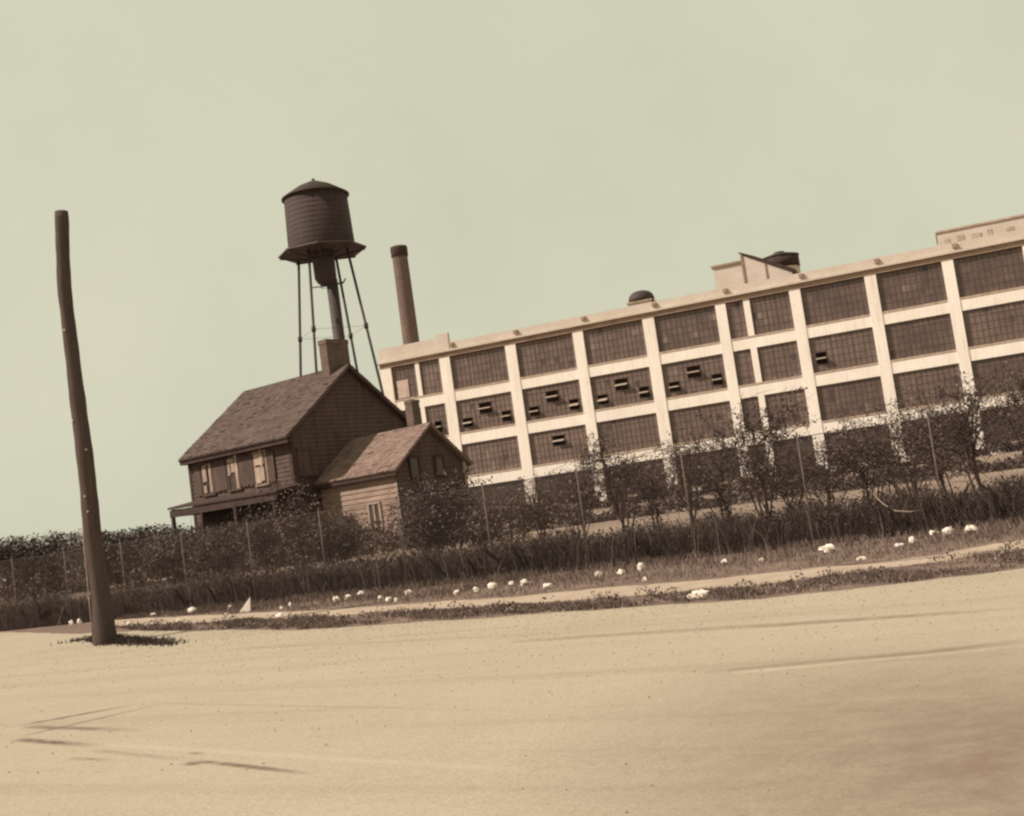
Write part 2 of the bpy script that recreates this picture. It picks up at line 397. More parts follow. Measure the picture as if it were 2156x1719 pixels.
# ------------------------------------------------------------------ factory
FP = Vector((-5, 108)); FZ = .75
fac = thing('factory_building', 'long four storey cream concrete factory with big steel sash windows behind the trees', 'factory',
            (FP.x, FP.y, 0), math.atan2(-.37, 1))
PIERS = [(-7.07, -6.02), (-1.05, -.01), (5.476, 6.48), (11.89, 12.85), (18.27, 19.29), (24.62, 25.5), (30.8, 31.71), (36.83, 37.74),
         (42.76, 43.63), (48.7, 49.6), (54.65, 55.55), (60.6, 61.5)]
SUBS = [(-3.56, -3.15), (26.97, 27.5)]
LEV = [(1.55, 4.3), (5.35, 8.2), (9.3, 12.2), (13.25, 16.33)]
T1 = 61.5; DEPTH = 17
for a_, b_ in PIERS:
    m = MB(); m.box(a_, b_, -.06, .5, .5, 16.35)
    m.build('pier', PAINT, fac)
for a_, b_ in SUBS:
    m = MB()
    for z0, z1 in LEV: m.box(a_, b_, 0, .45, z0, z1)
    m.build('mullion_pier', PAINT, fac)
for i in range(len(PIERS) - 1):
    x0, x1 = PIERS[i][1], PIERS[i + 1][0]
    for z0, z1 in ((.5, 1.55), (4.3, 5.35), (8.2, 9.3), (12.2, 13.25)):
        m = MB(); m.box(x0, x1, -.003, .5, z0, z1 - .14)
        sp = m.build('spandrel', PAINT, fac)
        m = MB(); m.box(x0, x1, -.045, .5, z1 - .137, z1); m.build('sill', SILL, sp)
def window(x0, x1, z0, z1, holes=(), blind=None, glass=None):
    YG = .17
    fr = MB()
    fr.box(x0, x1, YG - .03, YG + .05, z0, z0 + .06); fr.box(x0, x1, YG - .03, YG + .05, z1 - .06, z1)
    fr.box(x0, x0 + .06, YG - .028, YG + .048, z0 + .06, z1 - .06); fr.box(x1 - .06, x1, YG - .028, YG + .048, z0 + .06, z1 - .06)
    n = max(1, round((x1 - x0) / .43)); mz = max(1, round((z1 - z0) / .56))
    def inhole(x, z): return any(h[0] < x < h[1] and h[2] < z < h[3] for h in holes)
    xs = sorted(set([x0 + (x1 - x0) * k / n for k in range(n + 1)] + [h[k] for h in holes for k in (0, 1)]))
    zs = sorted(set([z0 + (z1 - z0) * k / mz for k in range(mz + 1)] + [h[k] for h in holes for k in (2, 3)]))
    third = {round(n / 3), round(2 * n / 3)} if n > 6 else set()
    for k in range(1, n):
        x = x0 + (x1 - x0) * k / n; hw = .055 if k in third else .02
        for za, zb in zip(zs[:-1], zs[1:]):
            if not inhole(x, (za + zb) / 2): fr.box(x - hw, x + hw, YG - .022, YG + .02, za, zb)
    for k in range(1, mz):
        z = z0 + (z1 - z0) * k / mz
        for xa, xb in zip(xs[:-1], xs[1:]):
            if not inhole((xa + xb) / 2, z): fr.box(xa, xb, YG - .018, YG + .016, z - .018, z + .018)
    w_ = fr.build('window', STEEL, fac)
    pn = MB()
    for xa, xb in zip(xs[:-1], xs[1:]):
        for za, zb in zip(zs[:-1], zs[1:]):
            if not inhole((xa + xb) / 2, (za + zb) / 2): pn.face([(xa, YG, za), (xb, YG, za), (xb, YG, zb), (xa, YG, zb)])
    pn.build('pane', glass or GLASS, w_)
    for h in holes:
        v = MB(); zc = (h[2] + h[3]) / 2; hh = (h[3] - h[2]) / 2
        ta = R.uniform(.02, .26); dy, dz = hh * .97, hh * ta                 # pivoted almost flat
        v.hexa([(h[0]+.03, YG-dy, zc-dz-.045), (h[1]-.03, YG-dy, zc-dz-.045), (h[1]-.03, YG+dy, zc+dz-.045), (h[0]+.03, YG+dy, zc+dz-.045),
                (h[0]+.03, YG-dy, zc-dz+.045), (h[1]-.03, YG-dy, zc-dz+.045), (h[1]-.03, YG+dy, zc+dz+.045), (h[0]+.03, YG+dy, zc+dz+.045)])
        v.build('vent_sash', SASH, w_)
        v = MB(); e = .05
        v.box(h[0] - e, h[0], YG - .04, YG + .03, h[2] - e, h[3] + e); v.box(h[1], h[1] + e, YG - .04, YG + .03, h[2] - e, h[3] + e)
        v.box(h[0], h[1], YG - .04, YG + .03, h[3], h[3] + e); v.box(h[0], h[1], YG - .04, YG + .03, h[2] - e, h[2])
        v.build('vent_frame', STEEL, w_)
    if blind:
        v = MB(); v.box(blind[0], blind[1], YG - .05, YG - .03, blind[2], blind[3]); v.build('blind', BLIND, w_)
spans = []; R2 = random.Random(21)
for i in range(len(PIERS) - 1):
    x0, x1 = PIERS[i][1], PIERS[i + 1][0]
    sub = [s_ for s_ in SUBS if x0 < s_[0] < x1]
    if sub: spans += [(i, x0, sub[0][0]), (i, sub[0][1], x1)]
    else: spans.append((i, x0, x1))
for i, x0, x1 in spans:
    for L, (z0, z1) in enumerate(LEV):
        holes = []; bl = None
        if L == 2 and 1 <= i <= 4:
            for a_, b_, c_, d_ in ((.42, 1.34, 9.72, 10.52), (2.18, 3.34, 10.66, 11.62), (4.24, 5.12, 9.68, 10.58)):
                s_ = (x1 - x0) / 5.48; j = R.uniform(-.03, .03); holes.append((x0 + a_ * s_, x0 + b_ * s_, c_ + j, d_ + j))
        if L == 2 and i == 0 and x0 > -4: holes.append((-2.4, -1.72, 9.7, 10.66))
        if L == 2 and i == 6: holes.append((32.08, 32.94, 9.95, 10.9))
        if L == 1 and i == 2: holes.append((8.65, 9.78, 6.78, 7.62))
        if L == 3 and i == 0 and x0 < -5: bl = (x0 + .35, x0 + 1.5, z0 + .1, z0 + 1.75)
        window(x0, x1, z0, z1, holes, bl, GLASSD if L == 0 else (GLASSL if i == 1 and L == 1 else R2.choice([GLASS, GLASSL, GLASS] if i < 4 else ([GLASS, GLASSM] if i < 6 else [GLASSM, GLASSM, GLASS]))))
# stained band and ledge under the parapet
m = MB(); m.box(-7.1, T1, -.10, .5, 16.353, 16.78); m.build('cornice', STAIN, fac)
m = MB(); m.box(-7.45, T1 + .2, -.30, .5, 16.783, 16.95); m.build('ledge', PARA, fac)
m = MB(); m.box(.135, T1, -.06, .30, 16.953, 17.62); m.build('parapet', PARA, fac)
m = MB(); m.box(-7.05, -1.05, -.065, .30, 16.953, 18.2); m.box(-1.047, .13, -.12, .33, 16.953, 18.5); m.build('raised_parapet', PARA, fac)
for x in (.42, 6.72, 13.12, 19.52, 25.68, 31.98, 37.98, 43.9, 49.9, 55.8):
    m = MB(); m.box(x - .16, x + .16, -.34, -.063, 17.18, 17.46); m.box(x - .2, x + .2, -.2, -.066, 17.46, 17.52); m.build('scupper', STAIN, fac)
m = MB(); m.box(-7.0, T1, .305, DEPTH, 16.36, 16.6); m.build('roof', STAIN, fac)
m = MB(); m.box(-7.0, -6.7, .5, DEPTH, .5, 16.355); m.build('end_wall', PAINT, fac)
m = MB(); m.box(T1 - .3, T1, .5, DEPTH, .5, 16.355); m.build('end_wall', PAINT, fac)
m = MB(); m.box(-6.697, T1 - .303, DEPTH - .3, DEPTH, .5, 16.355); m.build('rear_wall', PAINT, fac)
m = MB(); m.box(-6.69, T1 - .31, 1.6, 1.7, .5, 16.35)
for z in (4.5, 8.5, 12.5): m.box(-6.69, T1 - .31, .503, 1.597, z, z + .2)
m.build('inner_wall', DARK, fac)
# rooftop bulkhead: low panelled part and a stair head with a steep roof
m = MB(); m.box(24.6, 27.05, 2, 6, 16.603, 19.8)
bh = m.build('rooftop_bulkhead', PARA, fac)
m = MB(); m.prism([(27.1, 16.61), (31.1, 16.61), (31.1, 18.15), (27.1, 20.45)], 'y', 1.95, 6)
m.build('stair_head', PARA, bh)
m = MB(); m.prism([(26.98, 20.60), (27.9, 20.02), (31.35, 18.03), (31.35, 18.38), (28.2, 20.12), (26.98, 20.70)], 'y', 1.82, 6.1); m.build('sloping_roof', TRIMD, bh)
m = MB(); m.box(24.45, 27.08, 1.85, 6.1, 19.803, 19.98); m.build('flat_roof', STAIN, bh)
m = MB(); m.box(27.06, 27.2, 1.85, 1.945, 17.5, 20.5); m.box(28.95, 29.07, 1.87, 1.945, 17.6, 19.35); m.box(24.6, 31.1, 1.86, 1.943, 17.75, 17.9); m.build('batten', STAIN, bh)
m = MB(); m.box(42.8, 52.5, 1.5, 7, 16.603, 18.85); rb2 = m.build('roof_house', PARA, fac)
m = MB(); m.box(42.7, 52.6, 1.4, 7.1, 18.853, 19.0); m.build('coping', SILL, rb2)
m = MB()
for k, x in enumerate((43.3, 44.2, 45.3, 46.5, 47.9, 49.3, 50.6)): m.box(x, x + .35 + .2 * (k % 3), 1.46, 1.497, 17.85, 18.25 + .12 * (k % 2))
m.build('louvre', SILL, rb2)

def fw(x, y, z):                                      # factory-local to world
    return Vector(fac.location) + Matrix.Rotation(fac.rotation_euler.z, 3, 'Z') @ Vector((x, y, z))
# round tank on the roof behind the stair head
p = fw(29.45, 9.0, 16.6)
tk = thing('rooftop_tank', 'squat round brown tank on the factory roof behind the sloping stair head', 'tank', p)
m = MB(); m.lathe([(1.75, .2), (1.75, 4.35)], n=36); m.build('barrel', PARA, tk)  # sunlight on the lower wall is painted into this pale colour
m = MB(); m.lathe([(1.76, 3.25), (1.80, 3.25), (1.80, 4.3), (1.76, 4.3)], n=36); m.build('band', TRIMD, tk)  # dark ring sets the upper wall off from the painted sunlight below
m = MB(); m.lathe([(0, 4.95), (.5, 4.9), (.5, 4.8), (1.86, 4.43), (1.86, 4.33), (0, 4.33)], n=36); m.build('lid', IRON, tk)
m = MB(); m.lathe([(0, 0), (1.8, 0), (1.8, .2), (0, .2)], n=36); m.build('base', IRON, tk)
tk.scale = (.93, .93, .96)
# ventilator
p = fw(17.85, 2.6, 16.6)
ve = thing('roof_ventilator', 'dark domed ventilator on a pale square curb above the parapet', 'ventilator', p, fac.rotation_euler.z)
m = MB(); m.box(-1.05, 1.05, -1, 1, 0, 1.5); m.build('curb', PARA, ve)
m = MB(); m.box(-1.15, 1.15, -1.1, 1.1, 1.503, 1.62); m.build('flange', SILL, ve)
m = MB(); m.lathe([(1.02, 1.623), (1.15, 1.70), (1.14, 1.95), (1.05, 2.2), (.86, 2.42), (.55, 2.57), (.25, 2.63), (0, 2.64)], n=28); m.build('hood', IRON, ve)
m = MB(); m.tube([(1.1, -.9, 1.5), (1.5, -.9, .9), (1.62, -.9, .4)], .09, 8); m.build('drain_pipe', IRON, ve)
# smokestack
st = thing('smokestack', 'tall round brick smokestack with dark collar rising behind the factory', 'smokestack', (-9.85, 128.5, .78))
m = MB(); m.lathe([(1.05, 0), (.93, 15), (.84, 29.9)], n=40); m.build('shaft', STACKB, st)
m = MB(); m.lathe([(.84, 29.9), (.93, 30.0), (.95, 30.9), (.90, 31.1), (.66, 31.1), (.62, 28)], n=40); m.build('collar', TRIMD, st)

# ------------------------------------------------------------------ water tower
wt = thing('water_tower', 'dark water tower with round tank on four thin legs behind the old house', 'water tower', (-12.45, 88, .78))
ZB = -.78
m = MB(); m.lathe([(2.50, 22.78 + ZB), (2.36, 26.95 + ZB), (0, 26.95 + ZB)], n=48)
for k in range(11):
    z = 23.1 + k * .37; r = 2.50 - .14 * (z - 22.78) / 4.17
    m.lathe([(r, z + ZB), (r + .010, z + .01 + ZB), (r + .010, z + .04 + ZB), (r, z + .06 + ZB)], n=48)
m.build('tank', TANK, wt)
m = MB(); m.lathe([(2.3, 26.9 + ZB), (2.54, 26.92 + ZB), (2.54, 27.0 + ZB), (1.3, 27.78 + ZB), (.25, 28.22 + ZB), (.12, 28.25 + ZB), (.1, 28.42 + ZB), (0, 28.44 + ZB)], n=48); m.build('tank_roof', TANK, wt)
m = MB(); m.lathe([(0, 22.66 + ZB), (3.32, 22.70 + ZB), (3.32, 22.75 + ZB), (0, 22.76 + ZB)], n=8, smooth=False, rot=.06)
wk = m.build('walkway', IRON, wt)
m = MB(); m.lathe([(3.27, 22.753 + ZB), (3.31, 22.753 + ZB), (3.31, 22.81 + ZB), (3.27, 22.81 + ZB)], n=8, smooth=False, rot=.06); m.build('toe_board', GALV, wk)
m = MB()
for k in range(8):
    a_ = .06 + k * pi / 4
    m.tube([(3.2 * cos(a_), 3.2 * sin(a_), 22.6 + ZB), (.9 * cos(a_), .9 * sin(a_), 22.25 + ZB)], .07, 6)
m.build('bracket', IRON, wk)
m = MB(); m.lathe([(.9, 22.615 + ZB), (.84, 22.2 + ZB), (.82, 20.75 + ZB), (.62, 20.4 + ZB), (.36, 20.2 + ZB), (0, 20.2 + ZB)], n=28); m.build('drum', IRON, wt)
m = MB(); m.tube([(.42, 0, 20.6 + ZB), (.42, 0, 0)], .43, 18); m.build('riser', IRON, wt)
LEGA = [radians(x) for x in (160, 250, 340, 70)]
def lr(z): return 2.08 + (22.6 - z) * .122
for a_ in LEGA:
    m = MB(); m.tube([(lr(22.6) * cos(a_), lr(22.6) * sin(a_), 22.6 + ZB), (lr(.7) * cos(a_), lr(.7) * sin(a_), -.1)], .10, 8); m.build('leg', IRON, wt)
for z in (16.6, 9.5):
    for k in range(4):
        a0, a1 = LEGA[k], LEGA[(k + 1) % 4]; m = MB()
        m.tube([(lr(z) * cos(a0), lr(z) * sin(a0), z + ZB), (lr(z) * cos(a1), lr(z) * sin(a1), z + ZB)], .012, 6); m.build('strut', IRON, wt)
    for a_ in LEGA:
        m = MB(); m.tube([(lr(z) * cos(a_), lr(z) * sin(a_), z - .2 + ZB), (lr(z) * cos(a_), lr(z) * sin(a_), z + .2 + ZB)], .16, 8)
        m.build('joint', IRON, wt)
m = MB()
m.tube([(-1.15, -.2, 20.15 + ZB), (-.2, -.2, 20.1 + ZB), (1.3, -.2, 20.15 + ZB)], .045, 6); m.tube([(.6, -.35, 20.1 + ZB), (1.35, -.35, 20.2 + ZB), (1.5, -.35, 20.45 + ZB)], .06, 6)
m.tube([(-.5, -.3, 20.7 + ZB), (-.35, -.3, 19.95 + ZB), (.3, -.3, 19.9 + ZB)], .04, 6)
m.build('pipework', IRON, wt)

# ------------------------------------------------------------------ old house
HN = Vector((-8.3, 44)); HZ = .76
ho = thing('wooden_house', 'old unpainted brown clapboard house with brick chimney and lower side wing', 'house', (HN.x, HN.y, 0), -radians(38))
HL, HW, HE, HR, HY = 6.15, 6.5, 5.62, 8.05, 3.27
def clap_long(m, x0, x1, y, z0, z1, sgn=-1, step=.165, proud=.022):
    z = z0
    while z < z1 - .01:
        zt = min(z1, z + step)
        m.face([(x0, y + sgn * proud, z), (x1, y + sgn * proud, z), (x1, y, zt), (x0, y, zt)])
        m.face([(x0, y, z), (x1, y, z), (x1, y + sgn * proud, z), (x0, y + sgn * proud, z)])
        z = zt
def clap_gable(m, x, y0, y1, z0, ze, zr, yr, sgn=1, step=.165, proud=.022):
    z = z0
    def lim(z):
        if z <= ze: return y0, y1
        f = (z - ze) / (zr - ze); return y0 + (yr - y0) * f, y1 + (yr - y1) * f
    while z < zr - .02:
        zt = min(zr, z + step); a0, a1 = lim(z); b0, b1 = lim(zt)
        m.face([(x + sgn * proud, a0, z), (x + sgn * proud, a1, z), (x, b1, zt), (x, b0, zt)])
        m.face([(x, a0, z), (x, a1, z), (x + sgn * proud, a1, z), (x + sgn * proud, a0, z)])
        z = zt
m = MB()
m.prism([(0, HZ - .3), (HW, HZ - .3), (HW, HE), (HY, HR), (0, HE)], 'x', -HL, -.01)
clap_long(m, -HL, -.01, 0, HZ, HE); clap_gable(m, -.01, 0, HW, HZ, HE, HR, HY); 
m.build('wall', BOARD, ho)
for x, y in ((-.05, -.03), (-HL - .01, -.03)):
    m = MB(); m.box(x - .07, x + .07, y, y + .14, HZ, HE); m.build('corner_board', TRIMD, ho)
def roof_half(m, x0, x1, ya, za, yb, zb, th=.10):
    d = Vector((yb - ya, zb - za)).normalized(); n = Vector((-d.y, d.x)); n = n if n.y > 0 else -n
    m.prism([(ya, za), (yb, zb), (yb + n.x * th, zb + n.y * th), (ya + n.x * th, za + n.y * th)], 'x', x0, x1)
def shingled(m, x0, x1, ya, za, yb, zb, n=22):          # courses laid as a saw-tooth
    d = Vector((yb - ya, zb - za)); nn = Vector((-d.y, d.x)).normalized(); nn = nn if nn.y > 0 else -nn
    for k in range(n):
        a_ = Vector((ya, za)) + d * (k / n); b_ = Vector((ya, za)) + d * ((k + 1) / n)
        xs = [x0]
        while xs[-1] < x1 - .25: xs.append(xs[-1] + R.uniform(.10, .24))
        xs[-1] = x1
        for p, q in zip(xs[:-1], xs[1:]):
            o = R.uniform(.004, .030) + (.028 if R.random() < .03 else 0); j = R.uniform(-.06, .05)
            a2 = a_ + nn * o - d.normalized() * (.02 - j); b2 = b_ + nn * .004
            m.face([(p, a2.x, a2.y), (q, a2.x, a2.y), (q, b2.x, b2.y), (p, b2.x, b2.y)])
            a3 = a_ + nn * -.01 - d.normalized() * .02
            m.face([(p, a3.x, a3.y), (q, a3.x, a3.y), (q, a2.x, a2.y), (p, a2.x, a2.y)])
OV = .38
sl = (HR - HE) / HY; sl2 = (HR - HE) / (HW - HY)
m = MB()
roof_half(m, -HL - .12, .26, -OV, HE - OV * sl + .02, HY, HR + .02); roof_half(m, -HL - .12, .258, HW + OV, HE - OV * sl2 + .02, HY, HR + .021)
th = .10; k = th * sqrt(1 + sl * sl)
shingled(m, -HL - .14, .28, -OV, HE - OV * sl + .03 + k, HY + .02, HR + .04 + k, 38)
k2 = th * sqrt(1 + sl2 * sl2)
shingled(m, -HL - .14, .28, HW + OV, HE - OV * sl2 + .03 + k2, HY - .02, HR + .04 + k2, 38)
rf = m.build('roof', SHING, ho)
m = MB(); m.box(-HL - .14, .26, -OV + .03, -.03, HE - OV * sl - .10, HE - OV * sl + .03); m.build('eave_board', TRIMD, rf)
m = MB(); m.box(-.78, -.36, 2.76, 3.95, 7.4, 9.12); m.box(-.80, -.34, 2.74, 3.97, 9.123, 9.30); m.build('chimney', BRICK, rf)
m = MB(); m.box(-.68, -.46, 2.9, 3.2, 9.303, 9.33); m.build('flue', DARK, rf)
# three upstairs windows of the long wall, boarded in different ways
def house_window(x0, x1, z0, z1, style):
    f = MB(); y = -.035
    f.box(x0 - .09, x0, y - .03, .05, z0 - .05, z1 + .08); f.box(x1, x1 + .09, y - .03, .05, z0 - .05, z1 + .08)
    f.box(x0, x1, y - .03, .05, z1, z1 + .08); f.box(x0 - .12, x1 + .12, y - .06, .05, z0 - .12, z0 - .053)
    w_ = f.build('window', BOARD2 if style == 2 else BOARD, ho)
    g = MB(); g.box(x0, x1, y + .0, .04, z0 - .05, z1); g.build('pane', PANED, w_)
    bo = MB()
    if style == 0:
        bo.box(x0 + .42, x0 + .56, y - .05, y - .004, z0, z1 - .02); bo.box(x0 + .02, x0 + .26, y - .05, y - .004, z0 + .45, z1 - .05); bo.box(x0 + .02, x0 + .2, y - .05, y - .004, z0, z0 + .3)
    if style == 1:
        bo.box(x0 + .45, x0 + .60, y - .05, y - .004, z0 - .05, z1 + .1); bo.box(x0 + .02, x0 + .40, y - .05, y - .004, z1 - .2, z1 - .05); bo.box(x0 + .02, x0 + .14, y - .05, y - .004, z0 + .5, z1 - .25)
        bo.box(x0 + .2, x0 + .42, y - .045, y - .004, z0 + .6, z1 - .22)
    if style == 2:
        bo.box(x0 + .02, x0 + .52, y - .05, y - .004, z0 + .68, z1 - .02); bo.box(x0 + .02, x0 + .30, y - .05, y - .004, z0, z0 + .6); bo.box(x0 + .32, x0 + .5, y - .055, y - .004, z0 + .06, z0 + .6)
        bo.box(x0 + .36, x0 + .47, y - .075, y - .052, z0 + .6, z1 + .28)
    bo.build('boarding', TRIMP if style else BOARDP, w_)
    for s_ in (-1, 1):                                     # hanging shutters beside the windows
        sh = MB(); xx = x0 - .52 if s_ < 0 else x1 + .12
        for q in range(4): sh.box(xx + q * .1, xx + q * .1 + .09, y - .045, y - .006, z0 - .02 + R.uniform(-.05, .05), z1 + .02 + R.uniform(-.06, .02))
        sh.build('shutter', BOARD, w_)
house_window(-5.30, -4.72, 3.98, 5.12, 0); house_window(-3.70, -3.10, 3.98, 5.16, 1); house_window(-2.06, -1.48, 3.98, 5.12, 2)
def gable_window(x, y0, y1, z0, z1, parent, frame, pane=PANED):
    f = MB(); f.box(x - .03, x + .06, y0 - .08, y0, z0, z1); f.box(x - .03, x + .06, y1, y1 + .08, z0, z1)
    f.box(x - .03, x + .065, y0 - .1, y1 + .1, z1, z1 + .08); f.box(x - .03, x + .08, y0 - .1, y1 + .1, z0 - .07, z0)
    w_ = f.build('window', frame, parent)
    g = MB(); g.box(x - .02, x + .028, y0, y1, z0, z1); g.build('pane', pane, w_)
gable_window(.012, .32, .86, 4.05, 4.95, ho, BOARD, BOARD)
gable_window(.012, .30, 1.02, 3.1, 3.9, ho, TRIMD)
# porch along the long wall
po = MB(); po.hexa([(-HL + .25, -1.45, 3.50), (.55, -1.45, 3.42), (.55, -.03, 3.56), (-HL + .25, -.03, 3.64), (-HL + .25, -1.45, 3.58), (.55, -1.45, 3.50), (.55, -.03, 3.70), (-HL + .25, -.03, 3.78)])
pr = po.build('porch_roof', TRIMD, ho)
m = MB(); m.box(-HL + .3, .5, -1.40, -1.32, 3.18, 3.46); m.box(-HL + .3, -HL + .38, -1.315, -.03, 3.2, 3.5); m.build('porch_beam', TRIMD, pr)
for x in (-HL + .42, -3.9, -1.9, .3):
    m = MB(); m.box(x - .06, x + .06, -1.41, -1.29, HZ, 3.18); m.build('porch_post', TRIMD, ho)
m = MB(); m.box(-HL + .2, .5, -1.5, -.03, HZ - .2, HZ + .25); m.build('porch_floor', TRIMD, ho)
# lower wing
AY0, AY1, AX, AE, AR, AYR = 1.17, 4.85, 4.02, 3.72, 5.12, 3.05
m = MB(); m.prism([(AY0, HZ - .3), (AY1, HZ - .3), (AY1, AE), (AYR, AR), (AY0, AE)], 'x', .02, AX)
clap_long(m, .02, AX, AY0, HZ, AE, step=.19, proud=.03)
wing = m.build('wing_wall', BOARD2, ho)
m = MB(); clap_gable(m, AX + .003, AY0, AY1, HZ, AE, AR, AYR, proud=.025); m.build('gable_boarding', BOARD, wing)
s1 = (AR - AE) / (AYR - AY0); s2 = (AR - AE) / (AY1 - AYR); O2 = .25
m = MB(); roof_half(m, .03, AX + .25, AY0 - O2, AE - O2 * s1 + .02, AYR, AR + .02, .08); roof_half(m, .03, AX + .248, AY1 + O2, AE - O2 * s2 + .02, AYR, AR + .021, .08)
k = .08 * sqrt(1 + s1 * s1)
shingled(m, .03, AX + .27, AY0 - O2, AE - O2 * s1 + .03 + k, AYR + .02, AR + .04 + k, 22); shingled(m, .03, AX + .27, AY1 + O2, AE - O2 * s2 + .03 + k, AYR - .02, AR + .04 + k, 16)
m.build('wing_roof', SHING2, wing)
m = MB(); m.box(.03, AX + .2, AY0 - O2 + .02, AY0 - .035, AE - O2 * s1 - .1, AE - O2 * s1 + .02); m.build('wing_eave', TRIMD, wing)
m = MB(); m.box(3.16, 3.52, 3.0, 3.42, 4.6, 6.1); m.box(3.145, 3.535, 2.985, 3.435, 6.103, 6.22); m.build('wing_chimney', BRICK, wing)
gable_window(AX + .03, 1.92, 2.34, 3.30, 4.0, wing, TRIMD); gable_window(AX + .03, 3.30, 3.68, 3.32, 3.95, wing, TRIMD)
m = MB(); m.box(AX + .02, AX + .09, AY1 - .05, AY1 + .07, 2.0, AE + .02); m.build('wing_corner_board', TRIMP, wing)
f = MB(); y = AY0 - .05
f.box(2.42, 2.52, y - .03, AY0, 1.55, 2.62); f.box(3.0, 3.1, y - .03, AY0, 1.55, 2.62); f.box(2.52, 3.0, y - .03, AY0, 2.54, 2.62); f.box(2.72, 2.8, y - .028, AY0, 1.55, 2.54)
ww = f.build('wing_window', TRIMP, wing)
m = MB(); m.box(2.521, 2.999, y, AY0 + .01, 1.55, 2.538); m.build('wing_pane', PANED, ww)

# ------------------------------------------------------------------ wooden pole
pp = gp(222, 1357)
pl_ = thing('utility_pole', 'thick dark bent wooden pole standing alone at the left edge of the road', 'pole', (pp.x, pp.y, 0))
m = MB()
prof = [(-.3, .0, .25), (0, .0, .247), (.5, .0, .225), (1.2, .0, .20), (2.35, -.01, .187), (3.4, -.005, .18), (4.5, .0, .176), (5.2, -.015, .168), (5.9, -.045, .158), (6.6, -.055, .15), (7.6, -.035, .148), (8.6, .01, .147), (9.5, .06, .145)]
x0 = prof[1][1]
pts, rad = [], []
import bisect
zs_ = [q[0] for q in prof]
for i in range(60):
    z = -.3 + 9.8 * i / 59; k = min(len(prof) - 2, max(0, bisect.bisect(zs_, z) - 1))
    f_ = (z - prof[k][0]) / (prof[k+1][0] - prof[k][0]); f_ = f_ * f_ * (3 - 2 * f_) * .5 + f_ * .5
    pts.append((0 + (prof[k][1] + (prof[k+1][1] - prof[k][1]) * f_) + .012 * sin(z * 2.2), .02 * sin(z * 1.3), z))
    rad.append(prof[k][2] + (prof[k+1][2] - prof[k][2]) * f_ + .004 * sin(z * 5) + .003 * sin(z * 11))
m.tube(pts, rad, 22); m.build('shaft', POLE, pl_)
m = MB()
for z, a_ in ((5.0, -2.2), (4.2, -1.0), (6.9, -1.9), (2.9, -1.5), (3.3, -1.7)):
    i = min(59, int((z + .3) / 9.8 * 59)); p = Vector(pts[i]); d = Vector((cos(a_), sin(a_), 0))
    m.tube([p + d * (rad[i] - .02), p + d * (rad[i] + .03)], .022, 8)
m.build('nail_head', SASH, pl_)
m = MB(); m.tube([(-.22, -.1, .1), (-.20, -.12, 1.0), (-.19, -.10, 2.2), (-.175, -.1, 2.6)], .013, 6); m.build('pale_strip', TWIG, pl_)  # thin pale strip up the left of the pole's foot

# ------------------------------------------------------------------ fence
fe = thing('chain_link_fence', 'tall rusty chain link fence running along the weedy verge in front of the trees', 'fence', (0, FB, 0))
def floc(p, q, z): v = FD * p + FN * q; return (v.x, v.y, z)
PST = 2.3 / FD.x
posts = [5.9 / FD.x + PST * k for k in range(-13, 9)]
for p in posts:
    a_ = R.uniform(-.03, .03)
    m = MB(); m.tube([floc(p, 0, -.2), floc(p + a_, 0, 2.36)], .018, 8); m.tube([floc(p + a_, 0, 2.36), floc(p + a_, 0, 2.42)], [.028, .008], 8); m.build('post', GALV, fe)
p0, p1 = posts[0], posts[-1]
for z in (2.30,):
    m = MB(); m.tube([floc(p0 + (p1 - p0) * i / 60, .0, z + .012 * sin(i * 1.7)) for i in range(61)], .009, 6); m.build('top_rail', IRON, fe)
m = MB(); sp_ = .085; hgt = 2.24
n_ = int((p1 - p0 + hgt) / sp_)
for k in range(n_):
    for sgn in (1, -1):
        pb_ = p0 - hgt + k * sp_ if sgn > 0 else p0 + k * sp_
        a_, b_ = Vector((pb_, .04)), Vector((pb_ + sgn * hgt, .04 + hgt))
        lo, hi = 0, 1
        for pp_, want in ((p0, 1), (p1, -1)):
            pass
        if min(a_.x, b_.x) < p0 or max(a_.x, b_.x) > p1:
            def cl(P, Q):
                if p0 <= P.x <= p1: return P
                e = p0 if P.x < p0 else p1
                f_ = (e - P.x) / (Q.x - P.x); return P + (Q - P) * f_
            if (a_.x < p0 and b_.x < p0) or (a_.x > p1 and b_.x > p1): continue
            a_, b_ = cl(a_, b_), cl(b_, a_)
        q_ = .006 * sgn - .04
        m.tube([floc(a_.x, q_, a_.y), floc(b_.x, q_, b_.y)], .0028, 3, caps=False)
m.build('wire_mesh', WIRE, fe)

